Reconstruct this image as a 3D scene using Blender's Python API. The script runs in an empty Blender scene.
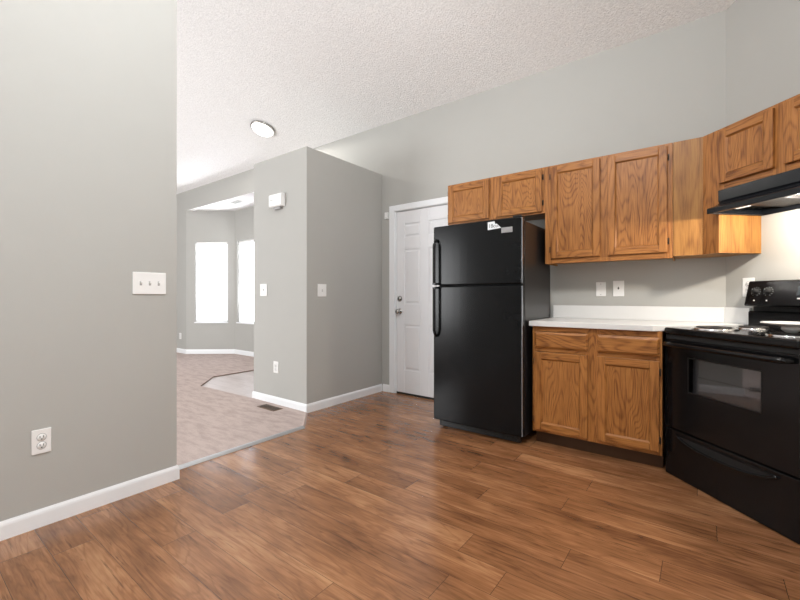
import bpy, bmesh, math, random
from mathutils import Vector, Matrix

random.seed(7)
SC = bpy.context.scene
COL = SC.collection
PI = math.pi

# ---------------------------------------------------------------- camera, world, lights, exposure
YAW = 37.22
cam_data = bpy.data.cameras.new('camera')
cam = bpy.data.objects.new('camera', cam_data)
COL.objects.link(cam)
cam.location = (0, 0, 1.094)
cam.rotation_euler = (PI / 2, 0, math.radians(YAW))
cam_data.sensor_width = 36
cam_data.lens = 18.0
cam_data.shift_y = -0.0045
cam_data.clip_start = 0.02
SC.camera = cam

world = bpy.data.worlds.new('world')
SC.world = world
world.use_nodes = True
bg = world.node_tree.nodes['Background']
bg.inputs[0].default_value = (0.93, 0.96, 1.0, 1)
bg.inputs[1].default_value = 42.0


def area_light(name, loc, rot, sx, sy, power, color=(1, 1, 1), spread=PI):
    d = bpy.data.lights.new(name, 'AREA')
    d.shape = 'RECTANGLE'
    d.size, d.size_y = sx, sy
    d.energy = power
    d.color = color
    d.spread = spread
    o = bpy.data.objects.new(name, d)
    COL.objects.link(o)
    o.location = loc
    o.rotation_euler = rot
    return o


# area lights added as unseen fill on the right and rear walls, without windows
area_light('kitchen_side_fill', (0.89, -0.75, 1.45), (PI / 2, 0, PI / 2), 2.2, 1.8, 44, (0.97, 0.99, 1.0))
area_light('living_rear_fill', (-6.0, -2.28, 1.4), (PI / 2, 0, 0), 2.6, 1.9, 225, (0.97, 0.985, 1.0))
kl = bpy.data.lights.new('kitchen_ceiling_lamp', 'POINT')
kl.energy = 165
kl.shadow_soft_size = 0.16
kl.color = (0.98, 0.99, 1.0)
klo = bpy.data.objects.new('kitchen_ceiling_lamp', kl)
COL.objects.link(klo)
klo.location = (-0.65, 0.55, 3.32)
LAMP_POWER = 45
HOOD_POWER = 31

SC.view_settings.view_transform = 'Standard'
SC.view_settings.look = 'None'
SC.view_settings.exposure = 0.08
SC.view_settings.gamma = 1.0
SC.view_settings.use_curve_mapping = False
SC.cycles.use_denoising = True
SC.cycles.max_bounces = 10
SC.cycles.diffuse_bounces = 6
SC.cycles.transparent_max_bounces = 16
SC.cycles.sample_clamp_indirect = 3.0
SC.cycles.caustics_reflective = False
SC.cycles.caustics_refractive = False


# ---------------------------------------------------------------- materials
class NT:
    """tiny helper over a material's node tree"""

    def __init__(self, name):
        self.m = bpy.data.materials.new(name)
        self.m.use_nodes = True
        self.t = self.m.node_tree
        self.bsdf = self.t.nodes['Principled BSDF']
        self.out = self.t.nodes['Material Output']

    def n(self, kind, **kw):
        x = self.t.nodes.new(kind)
        for k, v in kw.items():
            setattr(x, k, v)
        return x

    def link(self, a, b):
        self.t.links.new(a, b)

    def put(self, sock, v):
        if isinstance(v, bpy.types.NodeSocket):
            self.link(v, sock)
        elif v is not None:
            sock.default_value = v

    def math(self, op, a, b=None, c=None):
        x = self.n('ShaderNodeMath', operation=op)
        self.put(x.inputs[0], a)
        if b is not None:
            self.put(x.inputs[1], b)
        if c is not None:
            self.put(x.inputs[2], c)
        return x.outputs[0]

    def vmath(self, op, a, b=None):
        x = self.n('ShaderNodeVectorMath', operation=op)
        self.put(x.inputs[0], a)
        if b is not None:
            self.put(x.inputs[1], b)
        return x.outputs[0]

    def coords(self):
        return self.n('ShaderNodeTexCoord').outputs['Object']

    def sep(self, v):
        x = self.n('ShaderNodeSeparateXYZ')
        self.link(v, x.inputs[0])
        return x.outputs

    def comb(self, a, b, c):
        x = self.n('ShaderNodeCombineXYZ')
        for s, v in zip(x.inputs, (a, b, c)):
            self.put(s, v)
        return x.outputs[0]

    def noise(self, v, scale=5.0, detail=3.0, rough=0.5, dist=0.0):
        x = self.n('ShaderNodeTexNoise')
        self.link(v, x.inputs['Vector'])
        x.inputs['Scale'].default_value = scale
        x.inputs['Detail'].default_value = detail
        x.inputs['Roughness'].default_value = rough
        x.inputs['Distortion'].default_value = dist
        return x.outputs['Fac']

    def ramp(self, f, stops):
        x = self.n('ShaderNodeValToRGB')
        el = x.color_ramp.elements
        while len(el) < len(stops):
            el.new(0.5)
        for e, (p, c) in zip(el, stops):
            e.position = p
            e.color = (c[0], c[1], c[2], 1) if not isinstance(c, (int, float)) else (c, c, c, 1)
        self.link(f, x.inputs[0])
        return x.outputs[0]

    def mix(self, f, a, b, mode='MIX'):
        x = self.n('ShaderNodeMix', data_type='RGBA', blend_type=mode)
        self.put(x.inputs['Factor'], f)
        for s, v in ((x.inputs[6], a), (x.inputs[7], b)):
            if isinstance(v, tuple):
                v = (v[0], v[1], v[2], 1)
            self.put(s, v)
        return x.outputs[2]

    def bump(self, h, strength=0.2, dist=0.01):
        x = self.n('ShaderNodeBump')
        x.inputs['Strength'].default_value = strength
        x.inputs['Distance'].default_value = dist
        self.link(h, x.inputs['Height'])
        self.link(x.outputs[0], self.bsdf.inputs['Normal'])

    def base(self, v):
        if isinstance(v, tuple):
            v = (v[0], v[1], v[2], 1)
        self.put(self.bsdf.inputs['Base Color'], v)

    def set(self, rough=None, metal=None, spec=None, coat=None):
        b = self.bsdf.inputs
        self.put(b['Roughness'], rough)
        self.put(b['Metallic'], metal)
        self.put(b['Specular IOR Level'], spec)
        self.put(b['Coat Weight'], coat)


def simple(name, col, rough=0.5, metal=0.0, spec=0.5, bump=None, coat=None, vary=0.03):
    t = NT(name)
    v = t.coords()
    f = t.noise(v, 9, 3)
    t.base(t.mix(f, tuple(c * (1 - vary) for c in col), tuple(min(1, c * (1 + vary)) for c in col)))
    t.set(rough, metal, spec, coat)
    if bump:
        t.bump(t.noise(v, bump[0], 2), bump[1], bump[2])
    return t.m


M = {}
M['wall'] = simple('grey_wall_paint', (0.408, 0.405, 0.384), 0.75, spec=0.25, bump=(160, 0.12, 0.002), vary=0.012)


def ceiling_mat():
    t = NT('white_textured_ceiling')
    v = t.coords()
    f = t.noise(v, 70, 4, 0.65)
    t.base(t.ramp(f, [(0.32, (0.80, 0.80, 0.80)), (0.62, (0.945, 0.945, 0.945))]))
    t.set(0.95, spec=0.1)
    t.bump(f, 0.7, 0.010)
    return t.m


M['ceiling'] = ceiling_mat()
M['trim'] = simple('white_trim_paint', (0.80, 0.82, 0.84), 0.35, vary=0.01)
M['door'] = simple('white_door_paint', (0.77, 0.78, 0.80), 0.4, vary=0.01)
M['plate'] = simple('white_plastic', (0.80, 0.80, 0.79), 0.35, vary=0.01)
M['slot'] = simple('dark_slot', (0.05, 0.05, 0.05), 0.6)
M['outline'] = simple('grey_recess', (0.33, 0.33, 0.33), 0.6)
M['counter'] = simple('white_laminate', (0.72, 0.72, 0.71), 0.3, vary=0.015)
M['counter_edge'] = simple('white_laminate_edge', (0.72, 0.74, 0.78), 0.35, vary=0.01)
M['black_door'] = simple('black_fridge_enamel', (0.005, 0.0054, 0.006), 0.22, spec=0.2, bump=(420, 0.04, 0.001))
M['black_side'] = simple('black_fridge_side', (0.016, 0.014, 0.014), 0.30, spec=0.55, bump=(500, 0.10, 0.001))
M['black_plastic'] = simple('black_plastic', (0.006, 0.006, 0.0065), 0.28)
M['knob'] = simple('matte_black_knob', (0.008, 0.008, 0.008), 0.5, spec=0.3)
M['grip'] = simple('black_grip', (0.005, 0.005, 0.0055), 0.42, spec=0.25)
M['enamel'] = simple('black_stove_enamel', (0.005, 0.005, 0.0055), 0.16, spec=0.3)
M['gasket'] = simple('dark_gasket', (0.008, 0.008, 0.008), 0.7)
M['edge_highlight'] = simple('grey_edge_highlight', (0.32, 0.34, 0.37), 0.22, metal=0.7)  # strip colour for the painted highlight on the fridge door edge
M['hood'] = simple('black_hood_enamel', (0.008, 0.0095, 0.012), 0.22, spec=0.32)
M['hood_under'] = simple('dark_hood_underside', (0.018, 0.018, 0.019), 0.4)
M['filter'] = simple('grease_filter_mesh', (0.014, 0.014, 0.015), 0.5, spec=0.3, bump=(260, 0.7, 0.003))
M['chrome'] = simple('chrome', (0.80, 0.80, 0.80), 0.10, metal=1.0)
M['dish'] = simple('reflection_white_aluminium', (0.88, 0.88, 0.87), 0.22, metal=0.25)  # pale, mostly diffuse base stands in for bright surroundings mirrored in the metal
M['nickel'] = simple('brushed_nickel', (0.45, 0.44, 0.42), 0.22, metal=1.0)
M['silver'] = simple('silver_badge', (0.28, 0.28, 0.28), 0.45, metal=0.3)
M['steel'] = simple('aluminium_strip', (0.62, 0.64, 0.66), 0.33, metal=0.9)
M['coil'] = simple('dark_coil_metal', (0.035, 0.033, 0.032), 0.45, metal=0.5)
M['bronze'] = simple('brown_register_metal', (0.17, 0.10, 0.06), 0.45, metal=0.2)
M['hinge'] = simple('dark_bronze_hinge', (0.035, 0.022, 0.014), 0.4, metal=0.5)
M['sticker'] = simple('white_sticker_paper', (0.72, 0.75, 0.77), 0.5)
M['print'] = simple('black_print', (0.02, 0.02, 0.02), 0.6)
M['mark'] = simple('white_printed_marks', (0.42, 0.42, 0.42), 0.6)
M['void'] = simple('dark_void', (0.02, 0.018, 0.016), 0.8)
M['toe'] = simple('shade_dark_toe_kick', (0.06, 0.026, 0.010), 0.55, spec=0.3)  # dark base puts the shade under the cabinet into the colour
M['sweep'] = simple('black_door_sweep', (0.012, 0.012, 0.012), 0.6)


def oak(name, axis, light=(0.385, 0.160, 0.043), dark=(0.140, 0.046, 0.010), rings=24.0, rough=0.42):
    """oak: contour lines of a noise stretched along the grain, with fine pores"""
    t = NT(name)
    r = t.n('ShaderNodeObjectInfo').outputs['Random']
    v = t.vmath('ADD', t.coords(), t.comb(t.math('MULTIPLY', r, 13.1), t.math('MULTIPLY', r, 7.7), t.math('MULTIPLY', r, 17.3)))
    s = t.sep(v)
    if axis == 'z':
        a, b, c = s[0], s[1], s[2]
    else:
        a, b, c = s[2], s[1], s[0]
    broad = t.comb(t.math('MULTIPLY', a, 5.0), t.math('MULTIPLY', b, 5.0), t.math('MULTIPLY', c, 0.9))
    fine = t.comb(t.math('MULTIPLY', a, 150.0), t.math('MULTIPLY', b, 150.0), t.math('MULTIPLY', c, 7.0))
    mid = t.comb(t.math('MULTIPLY', a, 28.0), t.math('MULTIPLY', b, 28.0), t.math('MULTIPLY', c, 1.6))
    n = t.noise(broad, 1.0, 2.0, 0.4, 0.15)
    ring = t.math('SINE', t.math('MULTIPLY', n, rings * 2 * PI))
    ring = t.math('MULTIPLY_ADD', ring, 0.5, 0.5)
    ring = t.math('POWER', ring, 3.0)
    pore = t.ramp(t.noise(fine, 1.0, 2.0, 0.6), [(0.46, 0.0), (0.60, 1.0)])
    streak = t.noise(mid, 1.0, 3.0, 0.55)
    f = t.math('MULTIPLY_ADD', ring, 0.42, t.math('MULTIPLY', pore, 0.38))
    f = t.math('ADD', f, t.math('MULTIPLY', t.math('SUBTRACT', streak, 0.38), 0.8))
    col = t.ramp(f, [(0.0, light), (0.5, tuple((x + y) / 2 for x, y in zip(light, dark))), (0.95, dark)])
    t.base(col)
    t.set(rough, spec=0.3)
    t.bump(pore, 0.08, 0.001)
    return t.m


M['oak_v'] = oak('oak_vertical_grain', 'z')
M['oak_h'] = oak('oak_horizontal_grain', 'x')
M['oak_panel'] = oak('oak_panel_grain', 'z', rings=40.0)
M['oak_ply'] = oak('oak_veneer_panel', 'z', light=(0.36, 0.170, 0.045), dark=(0.18, 0.072, 0.017), rings=6.0)


def planks(name, L, W, stops, vary, rough, grain=1.0, axis='x', knots=True, seam_col=(0.045, 0.022, 0.010)):
    t = NT(name)
    s = t.sep(t.coords())
    x, y = (s[0], s[1]) if axis == 'x' else (s[1], s[0])
    row = t.math('FLOOR', t.math('DIVIDE', y, W))
    w1 = t.n('ShaderNodeTexWhiteNoise', noise_dimensions='1D')
    t.link(row, w1.inputs['W'])
    off = t.math('MULTIPLY', w1.outputs['Value'], L)
    xs = t.math('ADD', x, off)
    colm = t.math('FLOOR', t.math('DIVIDE', xs, L))
    w2 = t.n('ShaderNodeTexWhiteNoise', noise_dimensions='2D')
    t.link(t.comb(row, colm, 0.0), w2.inputs['Vector'])
    rnd = w2.outputs['Value']
    fx = t.math('MULTIPLY', t.math('FRACT', t.math('DIVIDE', xs, L)), L)
    fy = t.math('MULTIPLY', t.math('FRACT', t.math('DIVIDE', y, W)), W)
    seam_x = t.math('LESS_THAN', t.math('MINIMUM', fx, t.math('SUBTRACT', L, fx)), 0.0013)
    seam_y = t.math('LESS_THAN', t.math('MINIMUM', fy, t.math('SUBTRACT', W, fy)), 0.0011)
    seam = t.math('MAXIMUM', seam_x, seam_y)
    shift = t.math('MULTIPLY', rnd, 37.0)
    gx = t.math('ADD', x, shift)
    gz = t.math('MULTIPLY', shift, 3.1)
    broad = t.comb(t.math('MULTIPLY', gx, 1.5), t.math('MULTIPLY', y, 9.0), gz)
    n = t.noise(broad, 1.0, 3.0, 0.5, 0.5)
    ring = t.math('MULTIPLY_ADD', t.math('SINE', t.math('MULTIPLY', n, 60.0)), 0.5, 0.5)
    streak = t.noise(t.comb(t.math('MULTIPLY', gx, 4.0), t.math('MULTIPLY', y, 85.0), gz), 1.0, 5.0, 0.7)
    blotch = t.noise(t.comb(t.math('MULTIPLY', gx, 2.2), t.math('MULTIPLY', y, 8.0), t.math('ADD', gz, 5.0)), 1.0, 3.0, 0.6)
    f = t.math('MULTIPLY', t.math('POWER', ring, 4.0), 0.15 * grain)
    f = t.math('ADD', f, t.math('MULTIPLY', t.math('SUBTRACT', streak, 0.5), 0.85 * grain))
    f = t.math('ADD', f, t.math('MULTIPLY', t.math('SUBTRACT', blotch, 0.5), 1.35 * grain))
    f = t.math('ADD', f, t.math('MULTIPLY', t.math('SUBTRACT', rnd, 0.5), vary))
    f = t.math('ADD', f, 0.40)
    col = t.ramp(f, stops)
    if knots:
        k = t.noise(t.comb(t.math('MULTIPLY', gx, 8.0), t.math('MULTIPLY', y, 34.0), t.math('ADD', gz, 11.0)), 1.0, 4.0, 0.6)
        kf = t.ramp(k, [(0.66, 0.0), (0.76, 0.75)])
        col = t.mix(kf, col, (0.060, 0.027, 0.012))
        k2 = t.noise(t.comb(t.math('MULTIPLY', gx, 3.0), t.math('MULTIPLY', y, 48.0), t.math('ADD', gz, 23.0)), 1.0, 4.0, 0.65)
        col = t.mix(t.ramp(k2, [(0.60, 0.0), (0.69, 0.80)]), col, (0.085, 0.038, 0.017))
    col = t.mix(t.math('MULTIPLY', seam, 0.75), col, seam_col)
    t.base(col)
    rg = t.math('MULTIPLY_ADD', streak, 0.10, rough - 0.05)
    t.set(rg, spec=0.7)
    h = t.math('SUBTRACT', t.math('MULTIPLY', streak, 0.25), seam)
    t.bump(h, 0.12, 0.002)
    return t.m


M['floor'] = planks('wood_plank_floor', 1.22, 0.152,
                    [(0.0, (0.42, 0.215, 0.104)), (0.42, (0.252, 0.110, 0.046)), (1.0, (0.075, 0.028, 0.011))], 0.30, 0.23)
M['entry'] = planks('pale_entry_planks', 0.92, 0.15,
                    [(0.0, (0.60, 0.53, 0.51)), (0.5, (0.50, 0.43, 0.41)), (1.0, (0.34, 0.28, 0.26))], 0.2, 0.35, 0.7, knots=False,
                    seam_col=(0.2, 0.16, 0.14))


def carpet_mat():
    t = NT('beige_carpet')
    v = t.coords()
    a = t.noise(v, 260, 3, 0.7)
    sv_ = t.sep(v)
    b = t.noise(t.comb(t.math('MULTIPLY', sv_[0], 5.0), t.math('MULTIPLY', sv_[1], 16.0), 0.0), 1.0, 4, 0.65)
    c = t.mix(t.ramp(a, [(0.3, 0.0), (0.7, 1.0)]), (0.43, 0.345, 0.315), (0.62, 0.525, 0.49))
    c = t.mix(t.math('MULTIPLY', t.ramp(b, [(0.42, 0.0), (0.62, 1.0)]), 0.6), c, (0.37, 0.295, 0.270))
    t.base(c)
    t.set(0.95, spec=0.1)
    t.bump(a, 0.6, 0.006)
    return t.m


M['carpet'] = carpet_mat()


def emit(name, col, strength):
    t = NT(name)
    t.base((0.8, 0.8, 0.8))
    b = t.bsdf.inputs
    b['Emission Color'].default_value = (col[0], col[1], col[2], 1)
    b['Emission Strength'].default_value = strength
    return t.m


M['lamp_glow'] = emit('lit_frosted_glass', (1, 0.98, 0.95), 2.5)
M['hood_glow'] = emit('lit_hood_lens', (1, 0.90, 0.74), 8.0)
M['lens'] = emit('dim_hood_lens', (1, 0.97, 0.92), 0.9)
M['indicator'] = simple('clear_indicator_lens', (0.75, 0.72, 0.68), 0.2)


def glass_pane(name, tint=(1, 1, 1), gloss=0.08):
    t = NT(name)
    tr = t.n('ShaderNodeBsdfTransparent')
    tr.inputs[0].default_value = (tint[0], tint[1], tint[2], 1)
    gl = t.n('ShaderNodeBsdfGlossy')
    gl.inputs['Roughness'].default_value = 0.03
    mx = t.n('ShaderNodeMixShader')
    mx.inputs[0].default_value = gloss
    t.link(tr.outputs[0], mx.inputs[1])
    t.link(gl.outputs[0], mx.inputs[2])
    t.link(mx.outputs[0], t.out.inputs[0])
    return t.m


M['pane'] = glass_pane('window_glass')
M['oven_glass'] = glass_pane('oven_window_glass', (0.60, 0.60, 0.61), 0.14)


def blind_mat():
    t = NT('white_blind_slats')
    df = t.n('ShaderNodeBsdfDiffuse')
    df.inputs[0].default_value = (0.85, 0.86, 0.87, 1)
    tl = t.n('ShaderNodeBsdfTranslucent')
    tl.inputs[0].default_value = (0.85, 0.86, 0.88, 1)
    mx = t.n('ShaderNodeMixShader')
    mx.inputs[0].default_value = 0.6
    t.link(df.outputs[0], mx.inputs[1])
    t.link(tl.outputs[0], mx.inputs[2])
    t.link(mx.outputs[0], t.out.inputs[0])
    return t.m


M['blind'] = blind_mat()


# ---------------------------------------------------------------- mesh helpers
class MB:
    def __init__(self):
        self.bm = bmesh.new()
        self.mats = []

    def mi(self, m):
        if m not in self.mats:
            self.mats.append(m)
        return self.mats.index(m)

    def faces(self, vs, fs, m, smooth=False):
        b = [self.bm.verts.new(v) for v in vs]
        i = self.mi(m)
        for f in fs:
            fc = self.bm.faces.new([b[k] for k in f])
            fc.material_index = i
            fc.smooth = smooth
        return self

    def box(self, x0, x1, y0, y1, z0, z1, m):
        vs = [(x, y, z) for z in (z0, z1) for y in (y0, y1) for x in (x0, x1)]
        return self.faces(vs, [(0, 2, 3, 1), (4, 5, 7, 6), (0, 1, 5, 4), (2, 6, 7, 3), (0, 4, 6, 2), (1, 3, 7, 5)], m)

    def frustum(self, x0, x1, z0, z1, yb, yf, inset, m):
        """raised field facing -y: back rectangle at yb, smaller front one at yf"""
        i = inset
        vs = [(x0, yb, z0), (x1, yb, z0), (x1, yb, z1), (x0, yb, z1),
              (x0 + i, yf, z0 + i), (x1 - i, yf, z0 + i), (x1 - i, yf, z1 - i), (x0 + i, yf, z1 - i)]
        return self.faces(vs, [(3, 2, 1, 0), (4, 5, 6, 7), (0, 1, 5, 4), (1, 2, 6, 5), (2, 3, 7, 6), (3, 0, 4, 7)], m)

    def prism(self, poly, fn, a, b, m, smooth=False):
        """poly: 2D points; fn(p, t) -> 3D, extruded from t=a to t=b"""
        n = len(poly)
        vs = [fn(p, a) for p in poly] + [fn(p, b) for p in poly]
        bvs = [self.bm.verts.new(v) for v in vs]
        i = self.mi(m)
        fl = [bvs[:n][::-1], bvs[n:]]
        for k in range(n):
            fl.append([bvs[k], bvs[(k + 1) % n], bvs[n + (k + 1) % n], bvs[n + k]])
        for j, f in enumerate(fl):
            fc = self.bm.faces.new(f)
            fc.material_index = i
            fc.smooth = smooth and j > 1
        return self

    def lathe(self, prof, m, c=(0, 0, 0), axis='z', seg=40, close=True):
        """prof: (radius, height) pairs"""
        def put(r, h, a):
            p = (r * math.cos(a), r * math.sin(a), h)
            if axis == 'y':      # height runs along -y
                p = (p[0], -p[2], p[1])
            return (c[0] + p[0], c[1] + p[1], c[2] + p[2])
        i = self.mi(m)
        rings = []
        for r, h in prof:
            if r < 1e-6:
                rings.append([self.bm.verts.new(put(0, h, 0))])
            else:
                rings.append([self.bm.verts.new(put(r, h, 2 * PI * k / seg)) for k in range(seg)])
        for A, B in zip(rings, rings[1:]):
            for k in range(seg):
                k2 = (k + 1) % seg
                if len(A) == 1 and len(B) == 1:
                    continue
                if len(A) == 1:
                    f = [A[0], B[k2], B[k]]
                elif len(B) == 1:
                    f = [A[k], A[k2], B[0]]
                else:
                    f = [A[k], A[k2], B[k2], B[k]]
                fc = self.bm.faces.new(f)
                fc.material_index = i
                fc.smooth = True
        return self

    def tube(self, pts, r, m, seg=10, flat=1.0):
        """round tube along a polyline; flat squashes it in z"""
        pts = [Vector(p) for p in pts]
        i = self.mi(m)
        rings = []
        for k, p in enumerate(pts):
            d = (pts[min(k + 1, len(pts) - 1)] - pts[max(k - 1, 0)]).normalized()
            up = Vector((0, 0, 1)) if abs(d.z) < 0.9 else Vector((0, 1, 0))
            a = d.cross(up).normalized()
            b = a.cross(d).normalized()
            rr = r[k] if isinstance(r, (list, tuple)) else r
            rings.append([self.bm.verts.new(p + a * (rr * math.cos(2 * PI * j / seg)) + b * (rr * flat * math.sin(2 * PI * j / seg))) for j in range(seg)])
        for A, B in zip(rings, rings[1:]):
            for j in range(seg):
                fc = self.bm.faces.new([A[j], A[(j + 1) % seg], B[(j + 1) % seg], B[j]])
                fc.material_index = i
                fc.smooth = True
        for R, rev in ((rings[0], False), (rings[-1], True)):
            fc = self.bm.faces.new(R[::-1] if rev else R)
            fc.material_index = i
        return self

    def build(self, name, parent=None, bevel=0.0, seg=2, label=None, loc=None):
        bmesh.ops.recalc_face_normals(self.bm, faces=self.bm.faces)
        me = bpy.data.meshes.new(name)
        self.bm.to_mesh(me)
        self.bm.free()
        for m in self.mats:
            me.materials.append(m)
        o = bpy.data.objects.new(name, me)
        COL.objects.link(o)
        if parent:
            o.parent = parent
        if loc:
            o.location = loc
        if bevel:
            b = o.modifiers.new('bevel', 'BEVEL')
            b.width = bevel
            b.segments = seg
            b.limit_method = 'ANGLE'
            b.angle_limit = math.radians(40)
            b.harden_normals = False
        if label:
            o['label'] = label
        return o


def thing(name, label, cat, loc=(0, 0, 0), rz=0.0, group=None):
    o = bpy.data.objects.new(name, None)
    o.empty_display_size = 0.1
    COL.objects.link(o)
    o.location = loc
    o.rotation_euler = (0, 0, rz)
    tag(o, label, cat, group)
    return o


def tag(o, label, cat, group=None):
    o['label'] = label
    o['category'] = cat
    if group:
        o['group'] = group
    return o


def struct(o, label=None, cat=None):
    o['kind'] = 'structure'
    if label:
        o['label'] = label
    if cat:
        o['category'] = cat
    return o


def empty_struct(name, label, cat, loc=(0, 0, 0), rz=0.0):
    o = bpy.data.objects.new(name, None)
    COL.objects.link(o)
    o.location = loc
    o.rotation_euler = (0, 0, rz)
    return struct(o, label, cat)


def text_mesh(name, body, size, loc, rot, m, parent):
    cu = bpy.data.curves.new(name, 'FONT')
    cu.body = body
    cu.size = size
    cu.align_x = 'CENTER'
    cu.align_y = 'CENTER'
    cu.extrude = 0.0003
    tmp = bpy.data.objects.new(name + '_tmp', cu)
    COL.objects.link(tmp)
    dg = bpy.context.evaluated_depsgraph_get()
    me = bpy.data.meshes.new_from_object(tmp.evaluated_get(dg))
    bpy.data.objects.remove(tmp)
    me.materials.clear()
    me.materials.append(m)
    o = bpy.data.objects.new(name, me)
    COL.objects.link(o)
    o.location = loc
    o.rotation_euler = rot
    o.parent = parent
    return o


# ---------------------------------------------------------------- layout numbers (metres)
YB = 3.567          # face of the long back wall
XC = 0.122          # corner of the back wall and the 45 degree stove wall
Q = math.sqrt(0.5)
HB = 3.077          # ceiling height at the back wall
SLOPE = 0.30        # the ceiling rises away from the back wall
RIDGE = 0.20
XL = -2.515         # kitchen side of the left partition
YL = 1.099          # its free end
BX0, BX1, BY, BH = -3.832, -2.968, 2.458, 2.506     # closet block
HEAD = 2.715        # underside of the header over the bay
BAY0, BAY1, BAYD = -7.76, -5.30, 0.57
XR = 0.914
YREAR = -2.30
XFAR = -9.30


def ceil_z(y):
    return HB + SLOPE * (YB - y) if y >= RIDGE else HB + SLOPE * (YB - RIDGE) - SLOPE * (RIDGE - y)


def on_stove_wall(s):
    return (XC + Q * s, YB - Q * s)


# ---------------------------------------------------------------- the shell
mb = MB()
mb.prism([(-2.655, 1.0), (-2.655, 2.16), (BX1 - 0.02, 2.485), (BX1 - 0.02, YB + 0.12), (XC + 0.3, YB + 0.12), (XR + 0.2, 2.6),
          (XR + 0.2, YREAR - 0.2), (-2.655, YREAR - 0.2)], lambda p, t: (p[0], p[1], t), -0.1, 0.0, M['floor'])
struct(mb.build('floor'), 'brown knotty wood plank kitchen floor', 'floor')

mb = MB()
E0, E1 = -5.255, -3.80
ENT = [(E1, 2.44), (-4.84, 2.395), (-5.255, 2.765), (-5.255, YB - 0.002), (E1, YB - 0.002)]
mb.prism([(-2.668, YREAR), (-2.668, 2.165), (-2.985, 2.472), (BX0, 2.472), (BX0, 2.44), (-4.84, 2.395), (-5.255, 2.765), (-5.255, YB + 0.02),
          (BAY1 + 0.05, YB + 0.02), (BAY1 - BAYD, YB + BAYD + 0.1), (BAY0 + BAYD, YB + BAYD + 0.1), (BAY0 - 0.15, YB + 0.02), (XFAR, YB + 0.02), (XFAR, YREAR)],
         lambda p, t: (p[0], p[1], t), -0.1, 0.012, M['carpet'])
struct(mb.build('floor_carpet'), 'beige carpet of the living room beyond the metal strip', 'carpet')
mb = MB()
mb.prism([(BX0 + 0.02, 2.44), (-4.84, 2.395), (-5.255, 2.765), (-5.255, YB + 0.05), (BX0 + 0.02, YB + 0.05)], lambda p, t: (p[0], p[1], t), -0.1, 0.004, M['entry'])
struct(mb.build('floor_entry'), 'pale plank entry floor set into the carpet', 'floor')
mb = MB()
for (a, b) in (((-4.84, 2.395), (-5.255, 2.765)), ((-5.255, 2.765), (-5.255, YB - 0.03))):
    mb.tube([(a[0], a[1], 0.0125), (b[0], b[1], 0.0125)], 0.006, M['bronze'], 8, 0.8)
struct(mb.build('trim_3'), 'thin dark edging between entry planks and carpet', 'trim')

T = 0.115
# back wall, with the door opening and the opening of the bay
DX0, DX1, DZ = -2.790, -1.980, 2.066
mb = MB()
mb.box(XFAR - T, BAY0, YB, YB + T, 0, HB + 0.02, M['wall'])
mb.box(BAY0, BAY1, YB, YB + T, HEAD, HB + 0.02, M['wall'])
mb.box(BAY1, DX0, YB, YB + T, 0, HB + 0.02, M['wall'])
mb.box(DX0, DX1, YB, YB + T, DZ, HB + 0.02, M['wall'])
mb.box(DX1, XC, YB, YB + T, 0, HB + 0.02, M['wall'])
bmesh.ops.remove_doubles(mb.bm, verts=mb.bm.verts, dist=1e-5)
struct(mb.build('wall_back'), 'long grey back wall behind door, fridge and cabinets', 'wall')

# 45 degree wall behind the stove
SL = (XR - XC) / Q
mb = MB()
x1, y1 = on_stove_wall(SL)
mb.prism([(0, 0), (SL, 0), (SL, ceil_z(y1) + 0.02), (0, HB + 0.02)],
         lambda p, t: (XC + Q * p[0] + Q * t, YB - Q * p[0] + Q * t, p[1]), 0.0, T, M['wall'])
struct(mb.build('wall_corner'), 'angled grey wall behind the stove', 'wall')


def side_profile(ya, yb, x, th, name, label, dx):
    m_ = MB()
    pts = [(ya, 0), (yb, 0), (yb, ceil_z(yb) + 0.02)]
    if ya < RIDGE < yb:
        pts.append((RIDGE, ceil_z(RIDGE) + 0.02))
    pts.append((ya, ceil_z(ya) + 0.02))
    m_.prism(pts, lambda p, t: (t, p[0], p[1]), x, x + dx * th, M['wall'])
    return struct(m_.build(name), label, 'wall')


side_profile(YREAR, y1, XR, T, 'wall_right', 'grey wall right of the stove', 1)
side_profile(YREAR, YL, XL, T, 'wall_left', 'grey partition wall at the left with switch and outlet', -1)
side_profile(YREAR, YB, XFAR, T, 'wall_far', 'grey far wall of the living room', -1)
# rear wall
mb = MB()
hz = ceil_z(YREAR) + 0.02
mb.box(XFAR, XR, YREAR - T, YREAR, 0, hz, M['wall'])
struct(mb.build('wall_rear'), 'grey rear wall behind the camera', 'wall')

# closet block
mb = MB()
mb.box(BX0, BX1, BY, YB - 0.001, 0, BH, M['wall'])
struct(mb.build('wall_closet', bevel=0.006), 'grey closet block with flat top beside the door', 'wall')

# ceiling
mb = MB()
mb.prism([(YB + T, HB - SLOPE * T), (RIDGE, ceil_z(RIDGE)), (YREAR - T, ceil_z(YREAR - T)), (YREAR - T, ceil_z(YREAR - T) + 0.1),
          (RIDGE, ceil_z(RIDGE) + 0.1), (YB + T, HB - SLOPE * T + 0.1)], lambda p, t: (t, p[0], p[1]), XFAR - T, XR + T, M['ceiling'])
struct(mb.build('ceiling'), 'white textured vaulted ceiling', 'ceiling')


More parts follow.
